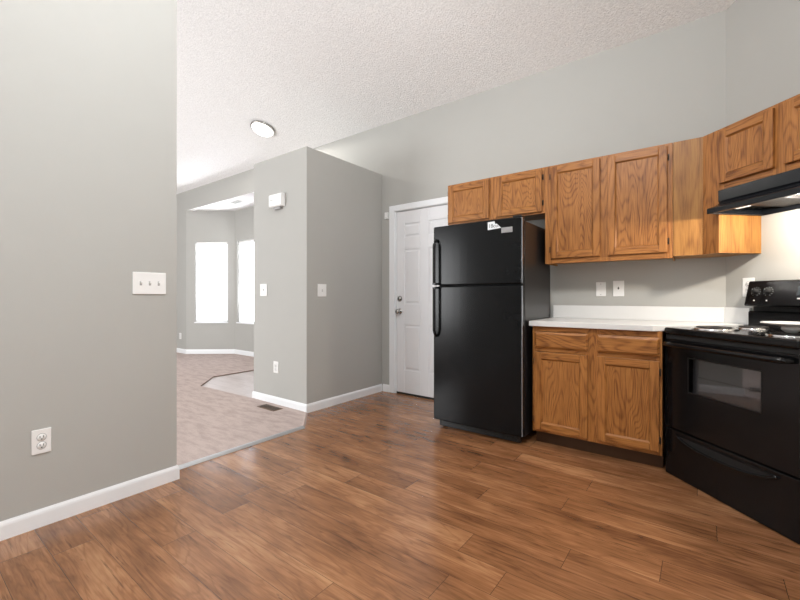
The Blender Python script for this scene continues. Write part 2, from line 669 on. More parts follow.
# bay: two angled walls and a centre wall, with window openings
def wall_run(name, label, p0, p1, z1, op=None, th=0.12):
    """wall from p0 to p1 (room on its right hand side when walking), local x along it, y outwards; op=(x0,x1,z0,z1)"""
    dx, dy = p1[0] - p0[0], p1[1] - p0[1]
    L = math.hypot(dx, dy)
    m_ = MB()
    if op:
        a, b, c, d = op
        m_.box(0, a, 0, th, 0, z1, M['wall'])
        m_.box(b, L, 0, th, 0, z1, M['wall'])
        m_.box(a, b, 0, th, 0, c, M['wall'])
        m_.box(a, b, 0, th, d, z1, M['wall'])
    else:
        m_.box(0, L, 0, th, 0, z1, M['wall'])
    o = m_.build(name)
    o.location = (p0[0], p0[1], 0)
    o.rotation_euler = (0, 0, math.atan2(dy, dx))
    struct(o, label, 'wall')
    return o, L


B0, B1 = (BAY0, YB + 0.001), (BAY0 + 0.70, YB + BAYD)
B2, B3 = (BAY1 - 0.70, YB + BAYD), (BAY1, YB + 0.001)
W1 = (0.165, 0.760, 0.61, 2.125)
W2 = (0.085, 0.955, 0.61, 2.135)
wl, L1 = wall_run('wall_bay_left', 'angled grey wall of the bay with the left window', B0, B1, HEAD + 0.02, W1)
wc, L2 = wall_run('wall_bay_middle', 'middle grey wall of the bay', B1, B2, HEAD + 0.02, W2)
wr, L3 = wall_run('wall_bay_right', 'angled grey wall of the bay behind the closet', B2, B3, HEAD + 0.02)
mb = MB()
mb.prism([(BAY0 - 0.1, YB + T), (B1[0] - 0.1, B1[1] + 0.15), (B2[0] + 0.1, B2[1] + 0.15), (BAY1 + 0.1, YB + T)],
         lambda p, t: (p[0], p[1], t), HEAD + 0.001, HEAD + 0.10, M['ceiling'])
mb.prism([(BAY0, YB + 0.002), (BAY0, YB + T), (BAY1, YB + T), (BAY1, YB + 0.002)], lambda p, t: (p[0], p[1], t), HEAD - 0.004, HEAD - 0.0005, M['ceiling'])
struct(mb.build('ceiling_bay'), 'flat white ceiling of the bay', 'ceiling')


def window(name, label, wall, op, blind_label):
    a, b, c, d = op
    root = empty_struct(name, label, 'window', wall.location, wall.rotation_euler.z)
    m_ = MB()
    f = 0.045
    for (x0, x1, z0, z1) in ((a, a + f, c, d), (b - f, b, c, d), (a + f, b - f, c, c + f), (a + f, b - f, d - f, d), (a + f, b - f, (c + d) / 2 - 0.02, (c + d) / 2 + 0.02)):
        m_.box(x0, x1, 0.075, 0.115, z0, z1, M['trim'])
    m_.build('window_frame', root, 0.003)
    m_ = MB()
    m_.box(a + f, b - f, 0.093, 0.097, c + f, d - f, M['pane'])
    m_.build('pane', root)
    m_ = MB()
    m_.box(a - 0.015, b + 0.015, -0.02, 0.073, c - 0.02, c + 0.002, M['trim'])
    m_.build('sill', root, 0.004)
    # blind hanging in the opening
    t = thing('window_blind', blind_label, 'blind', wall.location, wall.rotation_euler.z)
    m_ = MB()
    m_.box(a + 0.008, b - 0.008, 0.018, 0.055, d - 0.045, d - 0.003, M['plate'])
    m_.build('headrail', t, 0.003)
    m_ = MB()
    z = d - 0.06
    while z > c + 0.035:
        w, dz = 0.0030, 0.0128
        m_.faces([(a + 0.004, 0.036 - w, z + dz), (b - 0.004, 0.036 - w, z + dz), (b - 0.004, 0.036 + w, z - dz), (a + 0.004, 0.036 + w, z - dz)],
                 [(0, 1, 2, 3)], M['blind'])
        z -= 0.021
    o = m_.build('slats', t)
    m_ = MB()
    for x in (a + 0.10, b - 0.10):
        m_.tube([(x, 0.024, d - 0.05), (x, 0.024, c + 0.025)], 0.0012, M['plate'], 5)
    m_.build('ladder_cord', t)
    m_ = MB()
    m_.box(a + 0.012, b - 0.012, 0.022, 0.05, c + 0.008, c + 0.026, M['plate'])
    m_.build('bottom_rail', t, 0.003)
    return root


window('window_1', 'narrow bright window in the angled bay wall', wl, W1, 'closed white slat blind over the left bay window')
window('window_2', 'bright window in the middle bay wall, cut off by the closet', wc, W2, 'white slat blind over the bay window beside the closet')

# baseboards: a swept profile along a floor path (room on the right of the path)
BASE = [(0, 0), (0.011, 0), (0.011, 0.062), (0.009, 0.072), (0.006, 0.078), (0.004, 0.083), (0, 0.083)]


def baseboard(name, pts, label, z=0.0):
    m_ = MB()
    i = m_.mi(M['trim'])
    P = [Vector((p[0], p[1])) for p in pts]
    rings = []
    for k, p in enumerate(P):
        n = []
        if k > 0:
            d = (P[k] - P[k - 1]).normalized()
            n.append(Vector((d.y, -d.x)))
        if k < len(P) - 1:
            d = (P[k + 1] - P[k]).normalized()
            n.append(Vector((d.y, -d.x)))
        nn = n[0] if len(n) == 1 else (n[0] + n[1]) / (1 + n[0].dot(n[1]))
        rings.append([m_.bm.verts.new((p.x + nn.x * (o + 0.0008), p.y + nn.y * (o + 0.0008), z + h)) for o, h in BASE])
    for A, B in zip(rings, rings[1:]):
        for j in range(len(BASE)):
            f = m_.bm.faces.new([A[j], A[(j + 1) % len(BASE)], B[(j + 1) % len(BASE)], B[j]])
            f.material_index = i
    m_.bm.faces.new(rings[0])
    m_.bm.faces.new(rings[-1][::-1])
    return struct(m_.build(name), label, 'baseboard')


baseboard('baseboard_left', [(XL, YREAR), (XL, YL), (XL - T, YL), (XL - T, YREAR)][0:1] + [(XL, YL), (XL - T, YL), (XL - T, 0.2)], 'white baseboard along the left partition wall')
baseboard('baseboard_closet', [(BX0, YB - 0.02), (BX0, BY), (BX1, BY), (BX1, YB - 0.015)][::1], 'white baseboard around the closet block')
baseboard('baseboard_back', [(BX1 + 0.016, YB), (-2.856, YB)], 'short white baseboard between closet and door')
baseboard('baseboard_far', [(XFAR + 0.02, YB), (BAY0, YB), B1, B2, B3, (-5.0, YB)], 'white baseboard around the bay', 0.012)

# metal strip between carpet and wood
mb = MB()
prof = [(-0.019, 0.0), (-0.014, 0.009), (-0.004, 0.0145), (0.006, 0.0125), (0.016, 0.006), (0.021, 0.0008)]
prof = [(-0.021, 0.013), (-0.012, 0.0165), (0.0, 0.0165), (0.012, 0.010), (0.021, 0.0008), (-0.021, 0.0008)]
mb.prism(prof, lambda p, t: (-2.655 + p[0], t, p[1]), 0.9, 2.165, M['steel'])
struct(mb.build('trim_1'), 'silver metal threshold strip between carpet and wood floor', 'trim')
mb = MB()
dv = Vector((-2.975 + 2.655, 2.462 - 2.165)).normalized()
nv = Vector((dv.y, -dv.x))
mb.prism([(-0.012, 0.013), (0, 0.015), (0.012, 0.0008), (-0.012, 0.0008)],
         lambda p, t: (-2.655 + dv.x * t + nv.x * p[0], 2.165 + dv.y * t + nv.y * p[0], p[1]), 0.0, 0.40, M['carpet'])
struct(mb.build('trim_2'), 'bound carpet edge running to the closet corner', 'trim')

# ---------------------------------------------------------------- door in the back wall
dr = empty_struct('door_1', 'white six panel door with round knob left of the fridge', 'door', (DX0, YB, 0))
SX0, SX1 = 0.024, 0.786    # slab, local x
mb = MB()
W_ = DX1 - DX0
for (x0, x1, z0, z1) in ((-0.063, 0.010, 0.001, DZ + 0.052), (W_ - 0.010, W_ + 0.062, 0.001, DZ + 0.052), (0.010, W_ - 0.010, DZ - 0.014, DZ + 0.052)):
    mb.box(x0, x1, -0.016, -0.0005, z0, z1, M['trim'])
mb.build('casing', dr, 0.004)
mb = MB()
mb.box(0.0005, 0.020, 0.0, 0.10, 0.001, DZ - 0.001, M['trim'])
mb.box(W_ - 0.020, W_ - 0.0005, 0.0, 0.10, 0.001, DZ - 0.001, M['trim'])
mb.box(0.020, W_ - 0.020, 0.0, 0.10, DZ - 0.020, DZ - 0.001, M['trim'])
mb.build('jamb', dr)
mb = MB()
f0, f1, f2 = 0.010, 0.018, 0.052    # front, panel ground, back of the slab
SZ0, SZ1 = 0.022, 2.042
mb.box(SX0, SX1, f1, f2, SZ0, SZ1, M['door'])
cw = 0.108
pw = (SX1 - SX0 - 3 * cw) / 2
cols = [(SX0 + cw, SX0 + cw + pw), (SX0 + 2 * cw + pw, SX1 - cw)]
rows = [(0.275, 0.778), (1.010, 1.617), (1.752, 1.902)]
xs = [SX0, cols[0][0], cols[0][1], cols[1][0], cols[1][1], SX1]
for k in (0, 2, 4):
    mb.box(xs[k], xs[k + 1], f0, f1, SZ0, SZ1, M['door'])
zs = [SZ0, rows[0][0], rows[0][1], rows[1][0], rows[1][1], rows[2][0], rows[2][1], SZ1]
for (a, b) in cols:
    for k in (0, 2, 4, 6):
        mb.box(a, b, f0, f1, zs[k], zs[k + 1], M['door'])
    for (c, d) in rows:
        mb.frustum(a + 0.014, b - 0.014, c + 0.014, d - 0.014, f1, f0 + 0.001, 0.016, M['door'])
mb.build('door_slab', dr, 0.003)
mb = MB()
mb.box(SX0, SX1, 0.012, 0.05, 0.002, 0.020, M['sweep'])
mb.build('door_sweep', dr)
mb = MB()
mb.box(0.021, W_ - 0.021, 0.054, 0.11, 0.002, DZ - 0.022, M['void'])
mb.build('door_stop', dr)
kx = SX0 + 0.047
mb = MB()
mb.lathe([(0.0, 0.062), (0.016, 0.061), (0.026, 0.052), (0.029, 0.040), (0.024, 0.028), (0.012, 0.020), (0.011, 0.010), (0.031, 0.007), (0.033, 0.0)], M['nickel'], (kx, f0, 0.925), 'y', 28)
mb.build('knob', dr, label='round metal door knob')
mb = MB()
mb.lathe([(0.0, 0.024), (0.016, 0.023), (0.022, 0.017), (0.030, 0.010), (0.033, 0.0)], M['nickel'], (kx, f0, 1.068), 'y', 28)
mb.box(kx - 0.003, kx + 0.003, f0 - 0.026, f0 - 0.022, 1.060, 1.076, M['slot'])
mb.build('deadbolt', dr, label='round metal deadbolt')

sn = thing('door_sensor', 'small white sensor at the upper left of the door casing', 'sensor', (-2.893, YB - 0.0012, 1.98), 0)
mb = MB()
mb.box(-0.024, 0.024, -0.020, 0, 0, 0.075, M['plate'])
mb.build('sensor_case', sn, 0.003)
mb = MB()
mb.box(-0.005, 0.005, -0.0215, -0.0195, 0.012, 0.018, M['outline'])
mb.build('indicator_slot', sn)


# ---------------------------------------------------------------- kitchen cabinets
def cab_door(parent, x0, x1, z0, z1, yf, hinge=None, hz=(0.07, 0.07), fw=0.050):
    """framed door whose back lies on the face frame at y=yf (room is -y)"""
    d = 0.019
    y0, y1 = yf - d, yf - 0.001
    m_ = MB()
    m_.box(x0, x0 + fw, y0, y1, z0, z1, M['oak_v'])
    m_.box(x1 - fw, x1, y0, y1, z0, z1, M['oak_v'])
    m_.box(x0 + fw, x1 - fw, y0 + 0.0004, y1, z0, z0 + fw, M['oak_h'])
    m_.box(x0 + fw, x1 - fw, y0 + 0.0004, y1, z1 - fw, z1, M['oak_h'])
    # routed inner edge sloping down to the panel
    i = 0.009
    a, b, c, e = x0 + fw, x1 - fw, z0 + fw, z1 - fw
    o4 = [(a, y0 + 0.001, c), (b, y0 + 0.001, c), (b, y0 + 0.001, e), (a, y0 + 0.001, e)]
    n4 = [(a + i, y0 + 0.0095, c + i), (b - i, y0 + 0.0095, c + i), (b - i, y0 + 0.0095, e - i), (a + i, y0 + 0.0095, e - i)]
    m_.faces(o4 + n4, [(0, 1, 5, 4), (2, 3, 7, 6)], M['oak_h'])
    m_.faces(o4 + n4, [(1, 2, 6, 5), (3, 0, 4, 7)], M['oak_v'])
    o = m_.build('door', parent, 0.0035, 2)
    m_ = MB()
    m_.box(a + 0.001, b - 0.001, y0 + 0.009, y1 - 0.001, c + 0.001, e - 0.001, M['oak_panel'])
    m_.build('panel', o)
    if hinge:
        hx = x0 if hinge == 'l' else x1
        s = -1 if hinge == 'l' else 1
        for z in (z0 + hz[0], z1 - hz[1]):
            m_ = MB()
            m_.box(min(hx, hx + s * 0.011), max(hx, hx + s * 0.011), yf - 0.003, yf - 0.0005, z - 0.022, z + 0.022, M['hinge'])
            m_.tube([(hx + s * 0.003, yf - 0.008, z - 0.017), (hx + s * 0.003, yf - 0.008, z + 0.017)], 0.0042, M['hinge'], 8)
            m_.build('hinge', o)
    return o


def face_frame(m_, x0, x1, z0, z1, yf, stiles, rails, rail_x=None):
    """stiles: list of (x0,x1); rails: list of (z0,z1) filling between the outer stiles"""
    for (a, b) in stiles:
        m_.box(a, b, yf, yf + 0.019, z0, z1, M['oak_v'])
    for (c, d) in rails:
        for (l, r) in zip(stiles, stiles[1:]):
            m_.box(l[1], r[0], yf + 0.0003, yf + 0.019, c, d, M['oak_h'])


UD = 0.305          # depth of the wall cabinets
# cabinet over the fridge: two short doors
OX = -1.913
cf = thing('wall_cabinet', 'short oak wall cabinet with two doors above the black fridge', 'cabinet', (OX, YB - 0.0015, 1.762))
w, h = 0.897, 0.370
mb = MB()
face_frame(mb, 0, w, 0, h, -UD, [(0, 0.035), (0.405, 0.500), (w - 0.035, w)], [(0, 0.03), (h - 0.03, h)])
mb.box(0, 0.012, -UD + 0.019, 0, 0, h, M['oak_ply'])
mb.box(w - 0.012, w, -UD + 0.019, 0, 0, h, M['oak_ply'])
mb.box(0.012, w - 0.012, -UD + 0.019, 0, 0.012, 0.024, M['oak_ply'])
mb.box(0.012, w - 0.012, -UD + 0.019, 0, h - 0.012, h, M['oak_ply'])
mb.box(0.012, w - 0.012, -0.006, 0, 0.024, h - 0.012, M['oak_ply'])
mb.build('cabinet_box', cf, 0.0015)
cab_door(cf, 0.011, 0.419, 0.015, h - 0.018, -UD, 'l', (0.06, 0.06))
cab_door(cf, 0.488, 0.877, 0.015, h - 0.018, -UD, 'r', (0.07, 0.06))

# tall wall cabinet: two doors
TX = -1.0145
ct = thing('wall_cabinet', 'tall oak wall cabinet with two doors above the counter', 'cabinet', (TX, YB - 0.0015, 1.354))
w, h = 0.848, 0.778
mb = MB()
face_frame(mb, 0, w, 0, h, -UD, [(0, 0.060), (0.390, 0.470), (w - 0.045, w)], [(0, 0.050), (h - 0.04, h)])
mb.box(0, 0.012, -UD + 0.019, 0, 0, h, M['oak_ply'])
mb.box(w - 0.012, w, -UD + 0.019, 0, 0, h, M['oak_ply'])
mb.box(0.012, w - 0.012, -UD + 0.019, 0, 0.018, 0.030, M['oak_ply'])
mb.box(0.012, w - 0.012, -UD + 0.019, 0, h - 0.012, h, M['oak_ply'])
mb.box(0.012, w - 0.012, -0.006, 0, 0.030, h - 0.012, M['oak_ply'])
mb.build('cabinet_box', ct, 0.0015)
cab_door(ct, 0.046, 0.404, 0.040, h - 0.018, -UD, 'l')
cab_door(ct, 0.453, 0.818, 0.040, h - 0.020, -UD, 'r', (0.075, 0.075))

# corner unit: plain panel, angled filler and exposed side
S_SIDE = 0.238
cc = thing('corner_cabinet', 'plain oak corner panel between wall cabinet and range hood cabinet', 'cabinet', (XC, YB, 1.366))
xk = -UD * math.tan(math.radians(22.5))      # where the two front planes meet, along either wall
mb = MB()
mb.box(-0.286, xk, -UD, -UD + 0.012, 0.0, 0.766, M['oak_ply'])
mb.build('front_panel', cc, label='plain flat oak panel')
mb = MB()


def ang(s, n, z):
    return (Q * s - Q * n, -Q * s - Q * n, z)


s_in = UD * math.tan(math.radians(22.5))


def ang_prism(m_, pts, z0, z1, m):
    m_.prism(pts, lambda p, t: ang(p[0], p[1], t), z0, z1, m)


ang_prism(mb, [(s_in + 0.0005, UD), (S_SIDE, UD), (S_SIDE, UD - 0.015), (s_in - 0.004, UD - 0.015)], 0.0, 0.766, M['oak_v'])
mb.build('angled_filler', cc, label='narrow angled oak strip')
mb = MB()
ang_prism(mb, [(S_SIDE - 0.012, UD - 0.0155), (S_SIDE, UD - 0.0155), (S_SIDE, 0.0015), (S_SIDE - 0.012, 0.0015)], 0.0, 0.766, M['oak_ply'])
mb.build('side_panel', cc, label='oak side panel facing the stove')
for zz in (0.002, 0.752):
    mb = MB()
    mb.prism([(-0.286, -0.0015), (-0.286, -UD + 0.0125), (xk, -UD + 0.0125), ang(S_SIDE - 0.0125, UD - 0.0155, 0)[:2], ang(S_SIDE - 0.0125, 0.002, 0)[:2], (-0.003, -0.0015)],
             lambda p, t: (p[0], p[1], t), zz, zz + 0.012, M['oak_ply'])
    mb.build('bottom_panel' if zz < 0.1 else 'top_panel', cc)

# cabinet over the hood
HC = S_SIDE + 0.002
hx, hy = on_stove_wall(HC)
ch = thing('wall_cabinet', 'short oak wall cabinet above the black range hood', 'cabinet', (hx - Q * 0.0015, hy - Q * 0.0015, 1.752), -PI / 4)
w, h = 0.716, 0.380
mb = MB()
face_frame(mb, 0, w, 0, h, -UD + 0.0015, [(0, 0.032), (0.315, 0.395), (w - 0.032, w)], [(0, 0.05), (h - 0.03, h)])
mb.box(0, 0.012, -UD + 0.021, 0, 0, h, M['oak_ply'])
mb.box(w - 0.012, w, -UD + 0.021, 0, 0, h, M['oak_ply'])
mb.box(0.012, w - 0.012, -UD + 0.021, 0, 0.004, 0.016, M['oak_ply'])
mb.box(0.012, w - 0.012, -UD + 0.021, 0, h - 0.012, h, M['oak_ply'])
mb.build('cabinet_box', ch, 0.0015)
cab_door(ch, 0.008, 0.329, 0.038, h - 0.018, -UD + 0.0015, 'l', (0.05, 0.06))
cab_door(ch, 0.381, 0.706, 0.038, h - 0.018, -UD + 0.0015, 'r', (0.05, 0.06))

# base cabinet: two drawers over two doors
BX = -1.014
cb = thing('base_cabinet', 'oak base cabinet with two drawers over two doors beside the stove', 'cabinet', (BX, YB - 0.0015, 0))
w, zb, zt = 0.808, 0.100, 0.874
FD = 0.598
mb = MB()
face_frame(mb, 0, w, zb, zt, -FD, [(0, 0.030), (0.365, 0.455), (w - 0.030, w)], [(zb, zb + 0.035), (0.690, 0.718), (zt - 0.035, zt)])
mb.box(0, 0.012, -FD + 0.019, 0, zb, zt, M['oak_ply'])
mb.box(w - 0.012, w, -FD + 0.019, 0, zb, zt, M['oak_ply'])
mb.box(0.012, w - 0.012, -FD + 0.019, 0, zb + 0.01, zb + 0.022, M['oak_ply'])
mb.box(0.012, w - 0.012, -0.006, 0, zb + 0.022, zt, M['oak_ply'])
mb.build('cabinet_box', cb, 0.0015)
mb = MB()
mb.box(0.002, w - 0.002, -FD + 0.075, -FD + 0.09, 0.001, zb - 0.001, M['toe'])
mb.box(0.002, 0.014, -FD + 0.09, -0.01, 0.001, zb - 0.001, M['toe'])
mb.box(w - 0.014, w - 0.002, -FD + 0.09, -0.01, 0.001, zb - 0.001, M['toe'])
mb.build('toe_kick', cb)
for (a, b) in ((0.017, 0.381), (0.440, 0.796)):
    mb = MB()
    mb.box(a, b, -FD - 0.009, -FD - 0.001, 0.716, 0.836, M['oak_h'])
    mb.frustum(a, b, 0.716, 0.836, -FD - 0.009, -FD - 0.019, 0.016, M['oak_h'])
    bmesh.ops.remove_doubles(mb.bm, verts=mb.bm.verts, dist=1e-6)
    mb.build('drawer', cb, 0.0015)
cab_door(cb, 0.017, 0.381, 0.120, 0.688, -FD, 'l')
cab_door(cb, 0.440, 0.793, 0.125, 0.690, -FD, 'r')

# countertop wrapping into the corner beside the stove
SC_S = 0.562        # stove centre along the angled wall
S_L = SC_S - 0.378  # left side of the stove
co = thing('countertop', 'white laminate countertop with low backsplash beside the stove', 'countertop', (0, 0, 0.8755))
PL = Vector(on_stove_wall(S_L - 0.004))
# the front edge y meets the stove's left side
FY = YB - 0.630
tt = (YB - 0.63 - PL.y) / -Q
fx = PL.x - Q * tt
poly = [(-1.034, YB - 0.0015), (-1.034, FY), (fx, FY), (PL.x, PL.y), (XC - 0.001, YB - 0.0015)]
mb = MB()
mb.prism(poly, lambda p, t: (p[0], p[1], t), 0.0, 0.038, M['counter'])
mb.build('worktop', co, 0.004, 3)
mb = MB()
mb.prism([(-1.034, YB - 0.0015), (-1.034, YB - 0.021), (XC - 0.0095, YB - 0.021), (XC - 0.001, YB - 0.0015)], lambda p, t: (p[0], p[1], t), 0.0385, 0.143, M['counter'])
mb.prism([ang(0.0, 0.0015, 0)[:2], ang(0.0085, 0.021, 0)[:2], ang(S_L - 0.004, 0.021, 0)[:2], ang(S_L - 0.004, 0.0015, 0)[:2]],
         lambda p, t: (XC + p[0], YB + p[1], t), 0.0385, 0.143, M['counter'])
mb.build('backsplash', co, 0.002)

# ---------------------------------------------------------------- refrigerator
FX0, FX1, FYF = -1.804, -1.048, 2.832
fw_ = FX1 - FX0
fr = thing('refrigerator', 'black top freezer refrigerator left of the oak base cabinet', 'refrigerator', (FX0, FYF, 0))
mb = MB()
mb.box(0.004, fw_ - 0.004, 0.078, 0.690, 0.055, 1.655, M['black_side'])
mb.build('cabinet_body', fr, 0.006, 3)
mb = MB()
mb.box(0.012, fw_ - 0.012, 0.066, 0.079, 0.07, 1.650, M['gasket'])
mb.build('gasket', fr)


def fridge_door(name, z0, z1):
    """a door slab, slightly crowned, with rounded vertical edges"""
    m_ = MB()
    n = 12
    pts = []
    for k in range(n + 1):
        x = fw_ * k / n
        u = 2 * x / fw_ - 1
        pts.append((x, 0.006 * u * u))
    pts += [(fw_, 0.066), (0, 0.066)]
    m_.prism(pts, lambda p, t: (p[0], p[1], t), z0, z1, M['black_door'])
    return m_.build(name, fr, 0.009, 3)


def fridge_handle(parent, z0, z1, hook):
    """bowed grip bar along the left edge"""
    m_ = MB()
    pts, n = [], 22
    for k in range(n + 1):
        u = k / n
        z = z0 + (z1 - z0) * u
        e = min(u, 1 - u)
        out = -0.034 * min(1.0, (e / 0.12)) ** 0.6 - 0.004
        if hook == 'top' and u < 0.5:
            out = -0.038
        if hook == 'bottom' and u > 0.5:
            out = -0.038
        pts.append((0.034, out, z))
    m_.tube(pts, 0.012, M['grip'], 12)
    return m_.build('handle', parent)


fd = fridge_door('freezer_door', 1.186, 1.673)
rd = fridge_door('fridge_door', 0.070, 1.176)
fridge_handle(fd, 1.205, 1.560, 'top')
fridge_handle(rd, 0.765, 1.160, 'bottom')
for par, (za, zb_) in ((fd, (1.190, 1.205)), (rd, (1.158, 1.170))):
    mb = MB()
    mb.box(0.020, 0.050, -0.044, 0.004, za, zb_, M['black_plastic'])
    mb.build('handle_mount', par, 0.003)
mb = MB()
mb.box(0.012, 0.062, -0.010, 0.0, 1.177, 1.185, M['plate'])
mb.build('hinge_cap', fr, label='small white cap between the doors')
# grey strip painting the highlight on the rounded hinge edge of both doors
for par, (za, zb_) in ((fd, (1.192, 1.668)), (rd, (0.076, 1.170))):
    mb = MB()
    mb.box(fw_ - 0.003, fw_ + 0.003, 0.006, 0.020, za, zb_, M['edge_highlight'])
    mb.build('edge_highlight', par, 0.001, label='thin grey strip standing for the edge highlight')
mb = MB()
mb.box(0.03, fw_ - 0.03, 0.055, 0.075, 0.012, 0.062, M['black_plastic'])
for k in range(5):
    mb.box(0.05, fw_ - 0.05, 0.050, 0.056, 0.018 + k * 0.008, 0.022 + k * 0.008, M['black_plastic'])
mb.build('base_grille', fr, 0.002)
for x in (0.06, fw_ - 0.06):
    for y in (0.10, 0.64):
        mb = MB()
        mb.lathe([(0.0, 0.0), (0.022, 0.0), (0.022, 0.018), (0.009, 0.020), (0.009, 0.056), (0.0, 0.056)], M['black_plastic'], (x, y, 0.001), seg=16)
        mb.build('foot', fr)
mb = MB()
mb.box(fw_ - 0.075, fw_ - 0.01, 0.02, 0.10, 1.674, 1.690, M['black_plastic'])
mb.build('hinge_cover', fr, 0.003)
# sticker and badge on the freezer door (door front is at about y=0.002 here)
mb = MB()
mb.prism([(0.493, 1.598), (0.600, 1.606), (0.566, 1.640), (0.552, 1.640), (0.548, 1.660), (0.493, 1.658)], lambda p, t: (p[0], t, p[1]), -0.0010, 0.0015, M['sticker'])
st = mb.build('sticker', fd, label='white paper sticker with black print')
text_mesh('lettering', '18cu.', 0.040, (0.540, -0.0013, 1.626), (PI / 2, 0, 0), M['print'], st)
mb = MB()
mb.box(0.602, 0.688, -0.004, 0.004, 1.566, 1.606, M['silver'])
mb.build('badge', fd, 0.002, label='plain silver badge')

# ---------------------------------------------------------------- stove
sx_, sy_ = on_stove_wall(SC_S)
sv = thing('stove', 'black electric coil stove set across the corner', 'stove', (sx_, sy_, 0), -PI / 4)
HW = 0.372
mb = MB()
mb.box(-HW, HW, -0.598, -0.022, 0.020, 0.858, M['enamel'])
mb.box(-HW + 0.03, HW - 0.03, -0.57, -0.05, 0.001, 0.020, M['gasket'])
mb.build('body', sv, 0.003)
# cooktop
mb = MB()
mb.box(-HW - 0.004, HW + 0.004, -0.642, -0.075, 0.860, 0.902, M['enamel'])
mb.build('cooktop', sv, 0.012, 4)
mb = MB()
mb.box(-HW + 0.004, HW - 0.004, -0.630, -0.600, 0.836, 0.8595, M['gasket'])
mb.build('vent_slot', sv)
# oven door
od0, od1 = 0.296, 0.834
wx0, wx1, wz0, wz1 = -0.207, 0.213, 0.532, 0.738
mb = MB()
yo, yi = -0.634, -0.600
for (a, b, c, d) in ((-HW + 0.002, wx0, od0, od1), (wx1, HW - 0.002, od0, od1), (wx0, wx1, od0, wz0), (wx0, wx1, wz1, od1)):
    mb.box(a, b, yo, yi, c, d, M['enamel'])
bmesh.ops.remove_doubles(mb.bm, verts=mb.bm.verts, dist=1e-5)
od = mb.build('oven_door', sv)
mb = MB()
mb.box(wx0 - 0.002, wx1 + 0.002, -0.631, -0.627, wz0 - 0.002, wz1 + 0.002, M['oven_glass'])
mb.build('window', od, label='dark glass oven window')
mb = MB()
for (a, b, c, d) in ((wx0, wx0 + 0.006, wz0, wz1), (wx1 - 0.006, wx1, wz0, wz1), (wx0, wx1, wz0, wz0 + 0.006), (wx0, wx1, wz1 - 0.006, wz1)):
    mb.box(a, b, -0.636, -0.631, c, d, M['black_plastic'])
mb.build('window_frame', od, 0.0015)
# oven liner, lightened to stand for room reflections on the glass, and one wire rack
mb = MB()
cv = simple('reflection_grey_liner', (0.30, 0.30, 0.31), 0.4)  # grey raised to paint in the reflected room
mb.faces([(wx0 - 0.03, -0.599, wz0 - 0.1), (wx1 + 0.03, -0.599, wz0 - 0.1), (wx1 + 0.03, -0.599, wz1 + 0.02), (wx0 - 0.03, -0.599, wz1 + 0.02)], [(0, 1, 2, 3)], cv)
mb.build('oven_liner', od)
mb = MB()
mb.tube([(wx0 + 0.05, -0.612, 0.632), (wx1 - 0.004, -0.612, 0.632)], 0.0022, M['chrome'], 6)
mb.build('oven_rack', od)
mb = MB()
pts = []
for k in range(25):
    u = -1 + 2 * k / 24
    pts.append((0.352 * u, -0.640 - 0.040 * min(1.0, (1 - abs(u)) / 0.10) ** 0.5 - 0.004 * (1 - u * u), 0.806))
mb.tube(pts, [0.013] + [0.0145] * 23 + [0.013], M['enamel'], 14, 0.95)
mb.build('handle', od)
# storage drawer with a smile shaped pull
mb = MB()
mb.box(-HW + 0.002, HW - 0.002, -0.634, -0.600, 0.003, 0.286, M['enamel'])
sd = mb.build('drawer', sv, 0.004)
mb = MB()
up, lo = [], []
for k in range(29):
    u = -1 + 2 * k / 28
    x = 0.285 * u
    up.append((x, 0.262))
    lo.append((x, 0.262 - 0.046 * (1 - abs(u) ** 2.6) ** 0.75))
mb.prism(up + lo[-2:0:-1], lambda p, t: (p[0], t, p[1]), -0.6375, -0.6335, M['gasket'])
mb.build('pull_recess', sd)
mb = MB()
mb.tube([(p[0], -0.6395 - 0.010 * (1 - (p[0] / 0.285) ** 2), p[1]) for p in lo], 0.0075, M['enamel'], 10)
mb.tube([(p[0], -0.6370, p[1]) for p in up], 0.004, M['enamel'], 8)
mb.build('handle', sd)
# backguard: sloped console on a low riser
mb = MB()
mb.prism([(-0.074, 0.9025), (-0.074, 0.996), (-0.064, 1.004), (-0.022, 1.004), (-0.022, 0.9025)], lambda p, t: (t, p[0], p[1]), -0.345, 0.345, M['enamel'])
mb.build('riser', sv, 0.004)
mb = MB()
mb.box(-0.325, 0.325, -0.058, -0.022, 1.0042, 1.032, M['gasket'])
mb.build('console_gap', sv)
mb = MB()
CB, CT = (-0.104, 1.034), (-0.066, 1.190)
mb.prism([CB, (-0.110, 1.040), (-0.074, 1.184), CT, (-0.022, 1.190), (-0.022, 1.034)], lambda p, t: (t, p[0], p[1]), -0.340, 0.340, M['enamel'])
bg_ = mb.build('backguard', sv, 0.006, 3)
tilt = math.atan2(0.036, 0.144)


def on_console(x, f):
    """point on the console face, f from bottom to top"""
    return Vector((x, -0.110 + 0.036 * f, 1.040 + 0.144 * f))


kn = Vector((0, -math.cos(tilt), math.sin(tilt)))
ku = Vector((0, math.sin(tilt), math.cos(tilt)))


def console_obj(mb_, name, x, f, parent):
    o = mb_.build(name, parent)
    o.location = on_console(x, f)
    o.rotation_euler = (-tilt, 0, 0)
    return o


